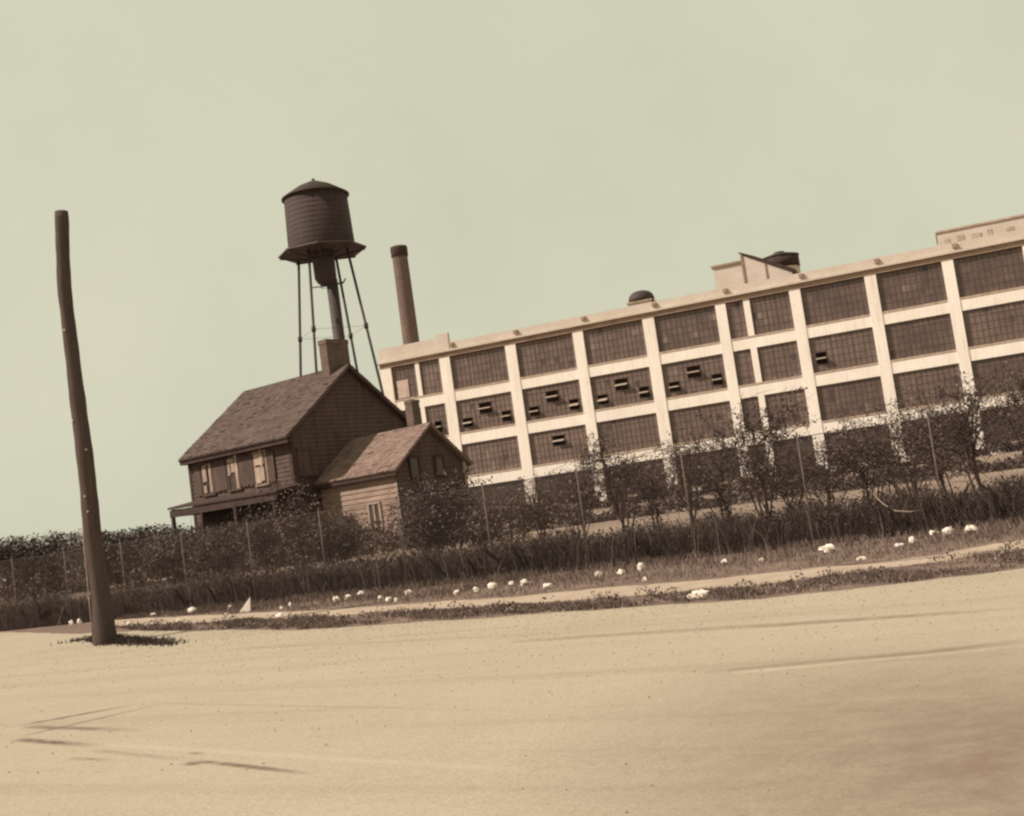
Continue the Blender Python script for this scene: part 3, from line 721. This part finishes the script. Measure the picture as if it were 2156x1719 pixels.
# ------------------------------------------------------------------ foliage
def leaf(m, p, L, r):
    d = Vector((r.gauss(0, 1), r.gauss(0, 1), r.gauss(0, .8))); d.normalize()
    s = d.cross(Vector((r.gauss(0, 1), r.gauss(0, 1), r.gauss(0, 1)))); 
    if s.length < 1e-3: return
    s.normalize(); s *= L * r.uniform(.25, .42)
    a_ = p; b_ = p + d * L
    m.face([a_, a_ + d * L * .45 + s, b_, a_ + d * L * .5 - s])
def make_tree(name, label, cat, x, y, H, zc0, rad, nleaf, seed, leafmat, lsize=.085, group=None, lean=0, limbs=11, clump=.2, twigs=60, stems=0, over=1.02):
    r = random.Random(seed); z0 = gz(x, y)
    tr = thing(name, label, cat, (x, y, z0), 0, group)
    H = H - z0; zc0 = zc0 - z0
    m = MB(); top = Vector((lean, r.uniform(-.2, .2), H * .82))
    path = [Vector((0, 0, -.1))]
    for k in range(1, 7):
        f_ = k / 6; path.append(Vector((top.x * f_ + r.uniform(-.06, .06), top.y * f_ + r.uniform(-.06, .06), top.z * f_)))
    tr0 = max(.022, .03 * H * .55)
    m.tube(path, [tr0 * (1 - .8 * k / 6) for k in range(7)], 7)
    tips = []
    segs = []; zc = (zc0 + H) / 2; hz = (H - zc0) / 2
    for k in range(stems):
        a_ = r.uniform(0, 2 * pi); sp_ = r.uniform(.35, 1.0) * rad; hh = H * r.uniform(.45, .98)
        a0 = Vector((r.gauss(0, .12), r.gauss(0, .12), -.05)); b0 = Vector((cos(a_) * sp_ * .45, sin(a_) * sp_ * .45, hh * .55)); c0 = Vector((cos(a_) * sp_, sin(a_) * sp_, hh))
        m.tube([a0, b0, c0], [tr0 * .6, tr0 * .38, .006], 5, caps=False); segs.append((b0, c0)); tips += [b0, b0.lerp(c0, .5), c0]
    for k in range(limbs):
        f_ = r.uniform(.25, .98); i = min(5, int(f_ * 6)); s_ = path[i].lerp(path[i + 1], f_ * 6 - i)
        for _ in range(30):
            a_ = r.uniform(0, 2 * pi); q = Vector((r.uniform(-1, 1), r.uniform(-1, 1), r.uniform(-1, 1)))
            if q.length < 1 and q.length > .35: break
        e = Vector((lean * .7 + q.x * rad, q.y * rad, zc + q.z * hz))
        if e.z < s_.z - .3: e.z = s_.z - .2
        mid = s_.lerp(e, .5) + Vector((r.uniform(-.1, .1), r.uniform(-.1, .1), r.uniform(0, .2)))
        m.tube([s_, mid, e], [tr0 * .42, tr0 * .26, .006], 5, caps=False)
        tips += [mid, e, mid.lerp(e, .5)]; segs.append((mid, e))
        for _ in range(4):
            b_ = mid.lerp(e, r.uniform(0, .9)); g_ = b_ + Vector((r.gauss(0, .28), r.gauss(0, .28), r.gauss(.08, .25))) * (rad * .75)
            m.tube([b_, g_], [.009, .004], 3, caps=False); tips += [g_, g_.lerp(b_, .4)]; segs.append((b_, g_))
    for _ in range(twigs):
        b_ = r.choice(tips); g_ = b_ + Vector((r.gauss(0, .33), r.gauss(0, .33), r.gauss(.10, .33))) * rad
        if g_.z < .15 or g_.z > H * (over + .06): continue
        k_ = b_.lerp(g_, .5) + Vector((r.gauss(0, .05), r.gauss(0, .05), .03))
        m.tube([b_, k_, g_], [.007, .005, .002], 3, caps=False); segs += [(b_, k_), (k_, g_), (k_, g_)]
        if r.random() < .6: tips.append(b_.lerp(g_, .7))
    m.build('trunk', BARK, tr)
    c_ = MB(); wts = [r.random() ** 1.5 + .05 for _ in segs]
    for a_, b_ in r.choices(segs, wts, k=nleaf):
        p = a_.lerp(b_, r.random() ** .8) + Vector((r.gauss(0, clump), r.gauss(0, clump), r.gauss(0, clump)))
        if p.z < .08 or p.z > H * over: continue
        leaf(c_, p, lsize * r.uniform(.6, 1.3), r)
    c_.build('crown', leafmat, tr)
    return tr

# small airy trees just behind the fence: (u centre, v top, q behind fence, radius, leaves, material, label)
G1 = 'small trees behind the chain link fence'
TR = [
 (1060, 1052, 2.0, .75, 700, LEAFL, 'low thin sapling just right of the house wing'),
 (1128, 1000, 2.6, .8, 900, LEAFL, 'slender airy young tree with crown below the leftmost open third storey vents'),
 (1200, 985, 1.8, .75, 900, LEAF, 'thin young tree in front of the factory ground floor, two right of the house'),
 (1290, 905, 2.2, .95, 1500, LEAF, 'bushy small tree with crown crossing the fourth factory pier'),
 (1368, 950, 3.0, .7, 800, LEAFL, 'straggly low sapling between two bushier trees before the factory'),
 (1435, 925, 1.7, .85, 1200, LEAFL, 'loose feathery small tree over the fifth factory pier'),
 (1500, 885, 2.4, .8, 1100, LEAF, 'upright airy tree left of the darkest tree before the factory'),
 (1578, 843, 1.6, 1.0, 2600, LEAFD, 'densest darkest small tree hiding the narrow mullion pier of the factory'),
 (1650, 950, 3.2, .7, 650, LEAFL, 'low thin sapling right of the darkest tree'),
 (1722, 935, 1.5, .8, 900, LEAF, 'small tree with a straight forked trunk below the plain bright pier'),
 (1800, 858, 2.2, .95, 1500, LEAF, 'wide airy tree in front of the second storey windows on the right'),
 (1885, 826, 1.6, 1.0, 1900, LEAF, 'tall full tree above the curved pale branch'),
 (1968, 850, 2.8, .85, 1200, LEAFL, 'feathery tree between the two tallest trees on the right'),
 (2036, 780, 1.4, .95, 1900, LEAFD, 'tallest dark tree near the right end of the fence'),
 (2125, 770, 2.2, 1.0, 1700, LEAF, 'leafy tree at the far right end of the view'),
]
for k, (u, v, q, rad, n, lm, lab) in enumerate(TR):
    P = at_fence(u, v, q)
    rv = random.Random(700 + k)
    make_tree('fence_tree', lab, 'tree', P.x, P.y, P.z, rv.uniform(.75, 1.15), rad * rv.uniform(1.05, 1.5), int(n * rv.uniform(.9, 1.7)), 100 + k, lm, rv.uniform(.05, .075), G1,
              rv.uniform(-.4, .4), rv.randint(8, 14), rv.uniform(.04, .09), rv.randint(150, 260), rv.randint(2, 6), 1.0)
G2 = 'shrubs around the old house'
BU = [
 (470, 1120, 4.0, 1.0, 2600, LEAFD, 'dense dark shrub before the porch of the old house'),
 (548, 1082, 3.0, .8, 1500, LEAFD, 'dark shrub below the middle boarded house window'),
 (622, 1035, 2.4, .7, 1000, LEAF, 'tall thin shrub climbing in front of the house corner'),
 (690, 1098, 2.6, .75, 2200, LEAFD, 'dark shrub in the shadow under the house gable'),
 (748, 1192, 2.0, .6, 1300, LEAF, 'low shrub covering the shaded end of the wing wall'),
 (890, 1030, 2.6, .68, 3000, LEAFD, 'big dark shrub covering the near corner of the house wing'),
 (938, 1015, 3.4, 1.0, 3000, LEAFD, 'big dark shrub under the two gable windows of the wing'),
 (1000, 1085, 2.8, .75, 1500, LEAFD, 'lower dark shrub at the right corner of the house wing'),
]
for k, (u, v, q, rad, n, lm, lab) in enumerate(BU):
    P = at_fence(u, v, q)
    make_tree('shrub', lab, 'shrub', P.x, P.y, P.z, .8, rad * 1.2, int(n * 2.2), 300 + k, lm, .08, G2, 0, 14, .12, 260, 6, 1.16)
G3 = 'bushes of the far left thicket'
LB = [
 (-95, 1150, 8, 1.5, 3200, 'dense bush of the left thicket, last one at the left end'),
 (5, 1136, 6.5, 1.4, 3200, 'dense bush left of the one with the bare forked twig'),
 (118, 1128, 7.5, 1.4, 3200, 'dense bush just left of the bent pole with a bare forked twig on top'),
 (205, 1128, 6, 1.2, 2800, 'dense bush standing right behind the bent pole'),
 (285, 1114, 8, 1.4, 3200, 'dense rounded bush just right of the bent pole'),
 (362, 1118, 6.5, 1.2, 3200, 'dense bush below the open end of the house porch'),
 (430, 1128, 8.5, 1.1, 2600, 'dense bush beneath the left corner of the old house'),
]
for k, (u, v, q, rad, n, lab) in enumerate(LB):
    P = at_fence(u, v, q)
    t_ = make_tree('thicket_bush', lab, 'bush', P.x, P.y, P.z, .45, rad * 1.25, int(n * 2.6), 400 + k, LEAFD, .11, G3, 0, 18, .16, 260, 5, 1.03)
    if k == 2:
        m = MB(); hh = P.z - .78
        m.tube([(0, 0, hh - .4), (-.12, 0, hh), (-.22, 0, hh + .28)], [.03, .022, .01], 5); m.tube([(-.12, 0, hh), (.05, 0, hh + .16)], [.02, .008], 5); m.build('bare_twig', BARK, t_)

# ------------------------------------------------------------------ weeds, grass, hedges (stuff)
def blade(m, x, y, z, h, wd, r):
    a_ = r.uniform(0, pi); dx, dy = cos(a_) * wd, sin(a_) * wd; lx, ly = r.gauss(0, .35) * h, r.gauss(0, .35) * h
    m.face([(x - dx, y - dy, z), (x + dx, y + dy, z), (x + dx * .6 + lx * .4, y + dy * .6 + ly * .4, z + h * .6), (x + lx, y + ly, z + h), (x - dx * .6 + lx * .4, y - dy * .6 + ly * .4, z + h * .6)])
r = random.Random(5); m = MB()
for _ in range(105000):
    p = r.uniform(-30, 24); q = r.uniform(.04, 2.4); v = fpt(p, q)
    cl_ = .62 + .30 * sin(p * 1.1 + 2 * q) * sin(p * .47 + 1) + .22 * sin(p * 2.9 + q)
    hmax = .62 + .36 * cl_; z = gz(v.x, v.y)
    if r.random() < .6:
        blade(m, v.x, v.y, z, hmax * r.uniform(.45, 1.1), .010, r)
    else:
        leaf(m, Vector((v.x, v.y, z + hmax * r.random() ** .7)), r.uniform(.045, .09), r)
tag(m.build('weeds', WEED), 'dark belt of tall tangled weeds along the foot of the fence', 'weeds', kind='stuff')
# dark hedge at the foot of the factory
r = random.Random(6); m = MB()
for _ in range(42000):
    x = r.uniform(-8, 58); y = -r.uniform(.6, 3.2); hm = .75 + .4 * sin(x * .8) * sin(x * .31 + 2) + .3 * sin(x * 2.3)
    p = fw(x, y, 0); leaf(m, Vector((p.x, p.y, .75 + max(.3, hm) * r.random() ** .6)), r.uniform(.12, .26), r)
tag(m.build('foundation_hedge', LEAFD), 'low dark uneven hedge along the foot of the factory wall', 'hedge', kind='stuff')
# low dark shrub belt on the far side of the pale lawn, and the scrub under the left thicket
r = random.Random(16); m = MB()
for _ in range(52000):
    p = r.uniform(-34, 62); q = r.uniform(12.2, 15.5) if p > -9 else r.uniform(5.6, 10); v = fpt(p, q)
    hm = (.48 + .30 * sin(p * .9) * sin(p * .37 + 1) + .18 * sin(p * 2.7 + q)) * (1 if p > -9 else 1.5)
    leaf(m, Vector((v.x, v.y, gz(v.x, v.y) + max(.2, hm) * r.random() ** .6)), r.uniform(.10, .19), r)
tag(m.build('shrub_belt', LEAFD), 'low dark shrub belt bordering the far side of the pale lawn behind the fence', 'shrubs', kind='stuff')
# roadside grass between path and road
r = random.Random(8); m = MB()
lo_ = resample(EDGE[1:], 500); 
def lerp_strip(A, B, n, dens_fn, hfn, wd, r, m):
    for _ in range(n):
        f_ = r.random(); k = f_ * (len(A) - 1); i = int(k)
        a_ = A[i].lerp(A[i + 1], k - i); b_ = B[i].lerp(B[i + 1], k - i); s_ = r.random()
        p = a_.lerp(b_, s_)
        if r.random() > dens_fn(p, s_): continue
        blade(m, p.x, p.y, .01, hfn(p) * r.uniform(.5, 1.2), wd, r)
ea = [p for p in EDGE if p.x > -14.6 and p.x < 25]
E2 = resample([gp(*p) for p in ROAD_EDGE_PX if p[0] >= 240] + [Vector((14, 9.6, 0))], 300); P2 = resample(PLO[:-1] + [Vector((14, 11.4, 0))], 300)
def clumpy(p, s_): return max(.02, min(1, .5 + .65 * sin(p.x * 2.1 + s_ * 3) * sin(p.x * .77 + 1) + .4 * sin(p.x * 6.3 + s_ * 5) * sin(p.y * 1.9) - (.55 if s_ < .14 + .08 * sin(p.x * 9) else 0) - (.4 if s_ > .9 else 0)))
lerp_strip(E2, P2, 90000, clumpy, lambda p: .045 + .045 * sin(p.x * 1.7) ** 2, .0075, r, m)
for _ in range(170):                                    # broad-leaved weeds among the grass
    f_ = r.random(); k = f_ * 298; i = int(k); c_ = E2[i].lerp(P2[i], r.uniform(.08, 1.0)); hh = r.uniform(.06, .2)
    for q_ in range(r.randint(14, 40)):
        leaf(m, Vector((c_.x + r.gauss(0, .07), c_.y + r.gauss(0, .07), hh * r.random())), r.uniform(.03, .065), r)
tag(m.build('roadside_grass', GRASS), 'rough strip of short grass between the footpath and the road', 'grass', kind='stuff')
r = random.Random(9); m = MB()
def verge_den(p, s_): return .7
for _ in range(80000):
    f_ = r.random(); k = f_ * (NP - 60); i = int(k); a_ = phi[i].lerp(phi[i + 1], k - i)
    kq = fq(a_.x, a_.y); v = Vector((a_.x, a_.y)) + FN * (r.random() ** .8 * (-kq + .3))
    if r.random() > .6 + .4 * sin(v.x * 1.9) * sin(v.y * 1.3 + v.x * .6): continue
    near = (fq(v.x, v.y) - kq) / (-kq + .31)
    blade(m, v.x, v.y, .005, (.05 + .14 * near) * r.uniform(.5, 1.3), .0075, r)
tag(m.build('verge_grass', GRASS), 'patchy dark grass between the fence and the footpath', 'grass', kind='stuff')
r = random.Random(10); m = MB()
pw = poly([(125, 1357), (160, 1351), (200, 1346), (246, 1354), (290, 1354), (330, 1356), (390, 1359)])
pw_ = resample(pw, 60)
for _ in range(3600):
    k = int(r.triangular(0, 59, 24)); c_ = pw_[k]
    blade(m, c_.x + r.gauss(0, .1), c_.y + r.gauss(0, .22), .012, r.uniform(.05, .15) * (1.15 - abs(k - 24) / 50), .012, r)
tag(m.build('pole_weeds', WEED), 'dark tufts of weeds around the foot of the bent pole', 'weeds', kind='stuff')
# dry stalks standing in the weeds
r = random.Random(12); m = MB()
for _ in range(170):
    p = r.uniform(-18, 18); q = r.uniform(-.4, 1.6); v = fpt(p, q); h = r.uniform(.4, 1.25); lx, ly = r.gauss(0, .22), r.gauss(0, .22)
    z = gz(v.x, v.y)
    m.tube([(v.x, v.y, z), (v.x + lx * .3, v.y + ly * .3, z + h * .6), (v.x + lx, v.y + ly, z + h)], [.005, .004, .002], 3, caps=False)
tag(m.build('dry_stalks', TWIG), 'thin pale dry stalks sticking up through the dark weeds', 'weeds', kind='stuff')
# loose gravel kicked up on the road
r = random.Random(31); m = MB()
for _ in range(5200):
    f_ = r.random(); i = int(f_ * 298); e_ = E2[i]; d_ = abs(r.gauss(0, 1)) ** 1.6 * 2.4; v = Vector((e_.x, e_.y)) - FN * d_
    if v.y < 5: continue
    z = r.uniform(.004, .013); a_ = r.uniform(0, 2 * pi); o_ = Vector((v.x, v.y, .012))
    q_ = [o_ + Vector((cos(a_ + k) * z * r.uniform(.8, 1.6), sin(a_ + k) * z * r.uniform(.8, 1.6), 0)) for k in (0, 1.6, 3.1, 4.7)]; t_ = o_ + Vector((r.uniform(-z, z) * .4, r.uniform(-z, z) * .4, z * 1.1))
    for k in range(4): m.face([q_[k], q_[(k + 1) % 4], t_])
tag(m.build('gravel', GRAV), 'loose gravel scattered over the near road along its grassy edge', 'gravel', kind='stuff')
# a bent pale branch hanging over the weeds
A = at_fence(1838, 1040, -.1); pts = [at_fence(u, v, -.1) - A for u, v in ((1838, 1040), (1860, 1062), (1885, 1076), (1915, 1078), (1945, 1073))]
m = MB(); m.tube(pts, [.006, .012, .015, .010, .003], 7)
o = m.build('fallen_branch', TWIG); o.location = A
tag(o, 'pale curved bare branch caught low in the fence under the tall full tree', 'branch')

# ------------------------------------------------------------------ stones and scraps along the path
def stone(u, v, wpx, hpx, label, seed, elong=1.0):
    r = random.Random(seed); P = gp(u, v + hpx * .35)
    if fq(P.x, P.y) > -.3: P = at_fence(u, v + hpx * .35, -.35)
    s = 1.15 * P.y / FOC
    rx, rz = max(.03, wpx * s / 2), max(.03, hpx * s / 2)
    m = MB(); nu, nv = 9, 6
    off = [[1 + r.uniform(-.32, .3) for _ in range(nu)] for _ in range(nv + 1)]
    V = []
    for i in range(nv + 1):
        th_ = pi * i / nv
        for j in range(nu):
            a_ = 2 * pi * j / nu; k = off[i][j] if 0 < i < nv else 1
            x = cos(a_) * sin(th_); y = sin(a_) * sin(th_); z = cos(th_)
            V.append((x * rx * k, y * rx * .8 * k, (z * k * rz * 1.05) + rz * .8))
    m.v = V
    for i in range(nv):
        for j in range(nu):
            j2 = (j + 1) % nu; m.f.append((i*nu+j, (i+1)*nu+j, (i+1)*nu+j2, i*nu+j2)); m.sm.append(False); m.mi.append(0)
    o = m.build('stone', STONE); o.location = (P.x, P.y, 0); o.rotation_euler.z = math.atan2(FK, 1) + r.uniform(-.4, .4)
    return tag(o, label, 'stone', 'pale stones scattered along the fence')
def sz(x, y, o): return ((o[0] + x / 2.149) * .71795, (o[1] + y / 2.149) * .71795)
Z7, Z5, Z6 = (100, 1450), (1050, 1150), (1950, 1150)
ST = [
 (Z7, 232, 778, 30, 26, 'pale stone left of the bent pole, the farther left of a touching pair'),
 (Z7, 284, 775, 28, 30, 'pale stone left of the bent pole, the right one of a touching pair'),
 (Z7, 597, 826, 26, 28, 'pale stone on the footpath edge just right of the bent pole'),
 (Z7, 735, 800, 18, 14, 'tiny pebble between the pole and the first long stone'),
 (Z7, 752, 743, 36, 18, 'small flat stone in the weeds right of the pole'),
 (Z7, 908, 800, 24, 18, 'small pebble on the footpath below the long tilted stone'),
 (Z7, 1002, 738, 62, 34, 'long tilted pale stone left of the white triangle'),
 (Z7, 1210, 768, 20, 24, 'small pebble at the left foot of the white triangle'),
 (Z7, 1235, 717, 28, 22, 'small stone in the weeds left of the white triangle'),
 (Z7, 1550, 776, 60, 30, 'flat white stone on the footpath right of the white triangle'),
 (Z7, 1560, 722, 24, 20, 'dull small stone in the weeds above the flat white stone'),
 (Z7, 1616, 702, 20, 26, 'small bright upright stone right of the white triangle'),
 (Z7, 1905, 668, 44, 30, 'blocky white stone, left one of two equal blocks'),
 (Z7, 1980, 656, 50, 28, 'blocky white stone, right one of two equal blocks'),
 (Z7, 2064, 632, 56, 30, 'smooth oval white stone right of the two blocks'),
 (Z5, 70, 1270, 20, 14, 'tiny pebble touching the smooth oval stone'),
 (Z5, 140, 1302, 22, 22, 'small dull pebble, first in a row of three by the path'),
 (Z5, 192, 1314, 40, 26, 'middle and largest stone in a row of three by the path'),
 (Z5, 242, 1316, 20, 26, 'small pebble, last in a row of three by the path'),
 (Z5, 320, 1268, 40, 28, 'single round pale stone standing right of a row of three'),
 (Z5, 622, 1268, 40, 24, 'dull brownish stone midway along the footpath'),
 (Z5, 746, 1250, 36, 26, 'angular pale stone left of the big oval stone at mid fence'),
 (Z5, 850, 1228, 54, 34, 'big oval white stone at mid fence'),
 (Z5, 970, 1216, 32, 28, 'pale stone right of the big oval stone at mid fence'),
 (Z5, 1050, 1206, 44, 34, 'jagged pale stone under the middle of the fence'),
 (Z5, 1195, 1228, 56, 26, 'long slanting pale stone beside the footpath at mid fence'),
 (Z5, 1520, 1156, 44, 34, 'round stone right of the long slanting one, close to the weeds'),
 (Z5, 1660, 1140, 46, 28, 'flat bright stone close to the weeds beside a pointed stone'),
 (Z5, 1787, 1112, 40, 44, 'pointed pale stone leaning against the weeds'),
 (Z5, 1808, 1186, 28, 24, 'small bright stone on the footpath edge below the pointed stone'),
 (Z6, 380, 1076, 36, 28, 'pale stone left of the biggest stone under the fence'),
 (Z6, 615, 1062, 34, 20, 'small flat stone just left of the lumpy large stone'),
 (Z6, 1036, 996, 86, 46, 'large lumpy pale stone at the foot of a fence post'),
 (Z6, 1245, 1054, 50, 20, 'thin flat stone at the footpath right of the lumpy large stone'),
 (Z6, 1136, 1146, 38, 26, 'pale stone in the roadside grass below the footpath'),
 (Z6, 1480, 972, 48, 22, 'low flat stone, first of the group at the right end'),
 (Z6, 1565, 942, 38, 38, 'tall round stone in the group at the right end'),
 (Z6, 1695, 884, 52, 22, 'flat bright stone close to the weeds at the right end'),
 (Z6, 1796, 886, 62, 40, 'ragged white stone beside the largest stone at the right end'),
 (Z6, 1932, 876, 76, 46, 'largest white stone at the very right end of the fence'),
 (Z6, 218, 1284, 122, 44, 'big flat white stone lying on the road edge below the grass'),
]
for k, (o_, x, y, ww_, hh_, lab) in enumerate(ST):
    u, v = sz(x, y, o_); stone(u, v, ww_ / 2.149 * .718 * 1.05, hh_ / 2.149 * .718 * 1.1, lab, 900 + k)
# white triangular scrap standing in the grass
P = gp(*sz(1335, 745, Z7)); k = P.y / FOC
m = MB(); m.prism([(-16 * k, 0), (10 * k, 0), (11.5 * k, 31 * k)], 'y', -.015, .015)
o = m.build('triangular_scrap', STONE); o.location = (P.x, P.y, 0); o.rotation_euler = (-.15, 0, -.15)
tag(o, 'white triangular scrap of board standing upright in the grass by the fence', 'scrap board')
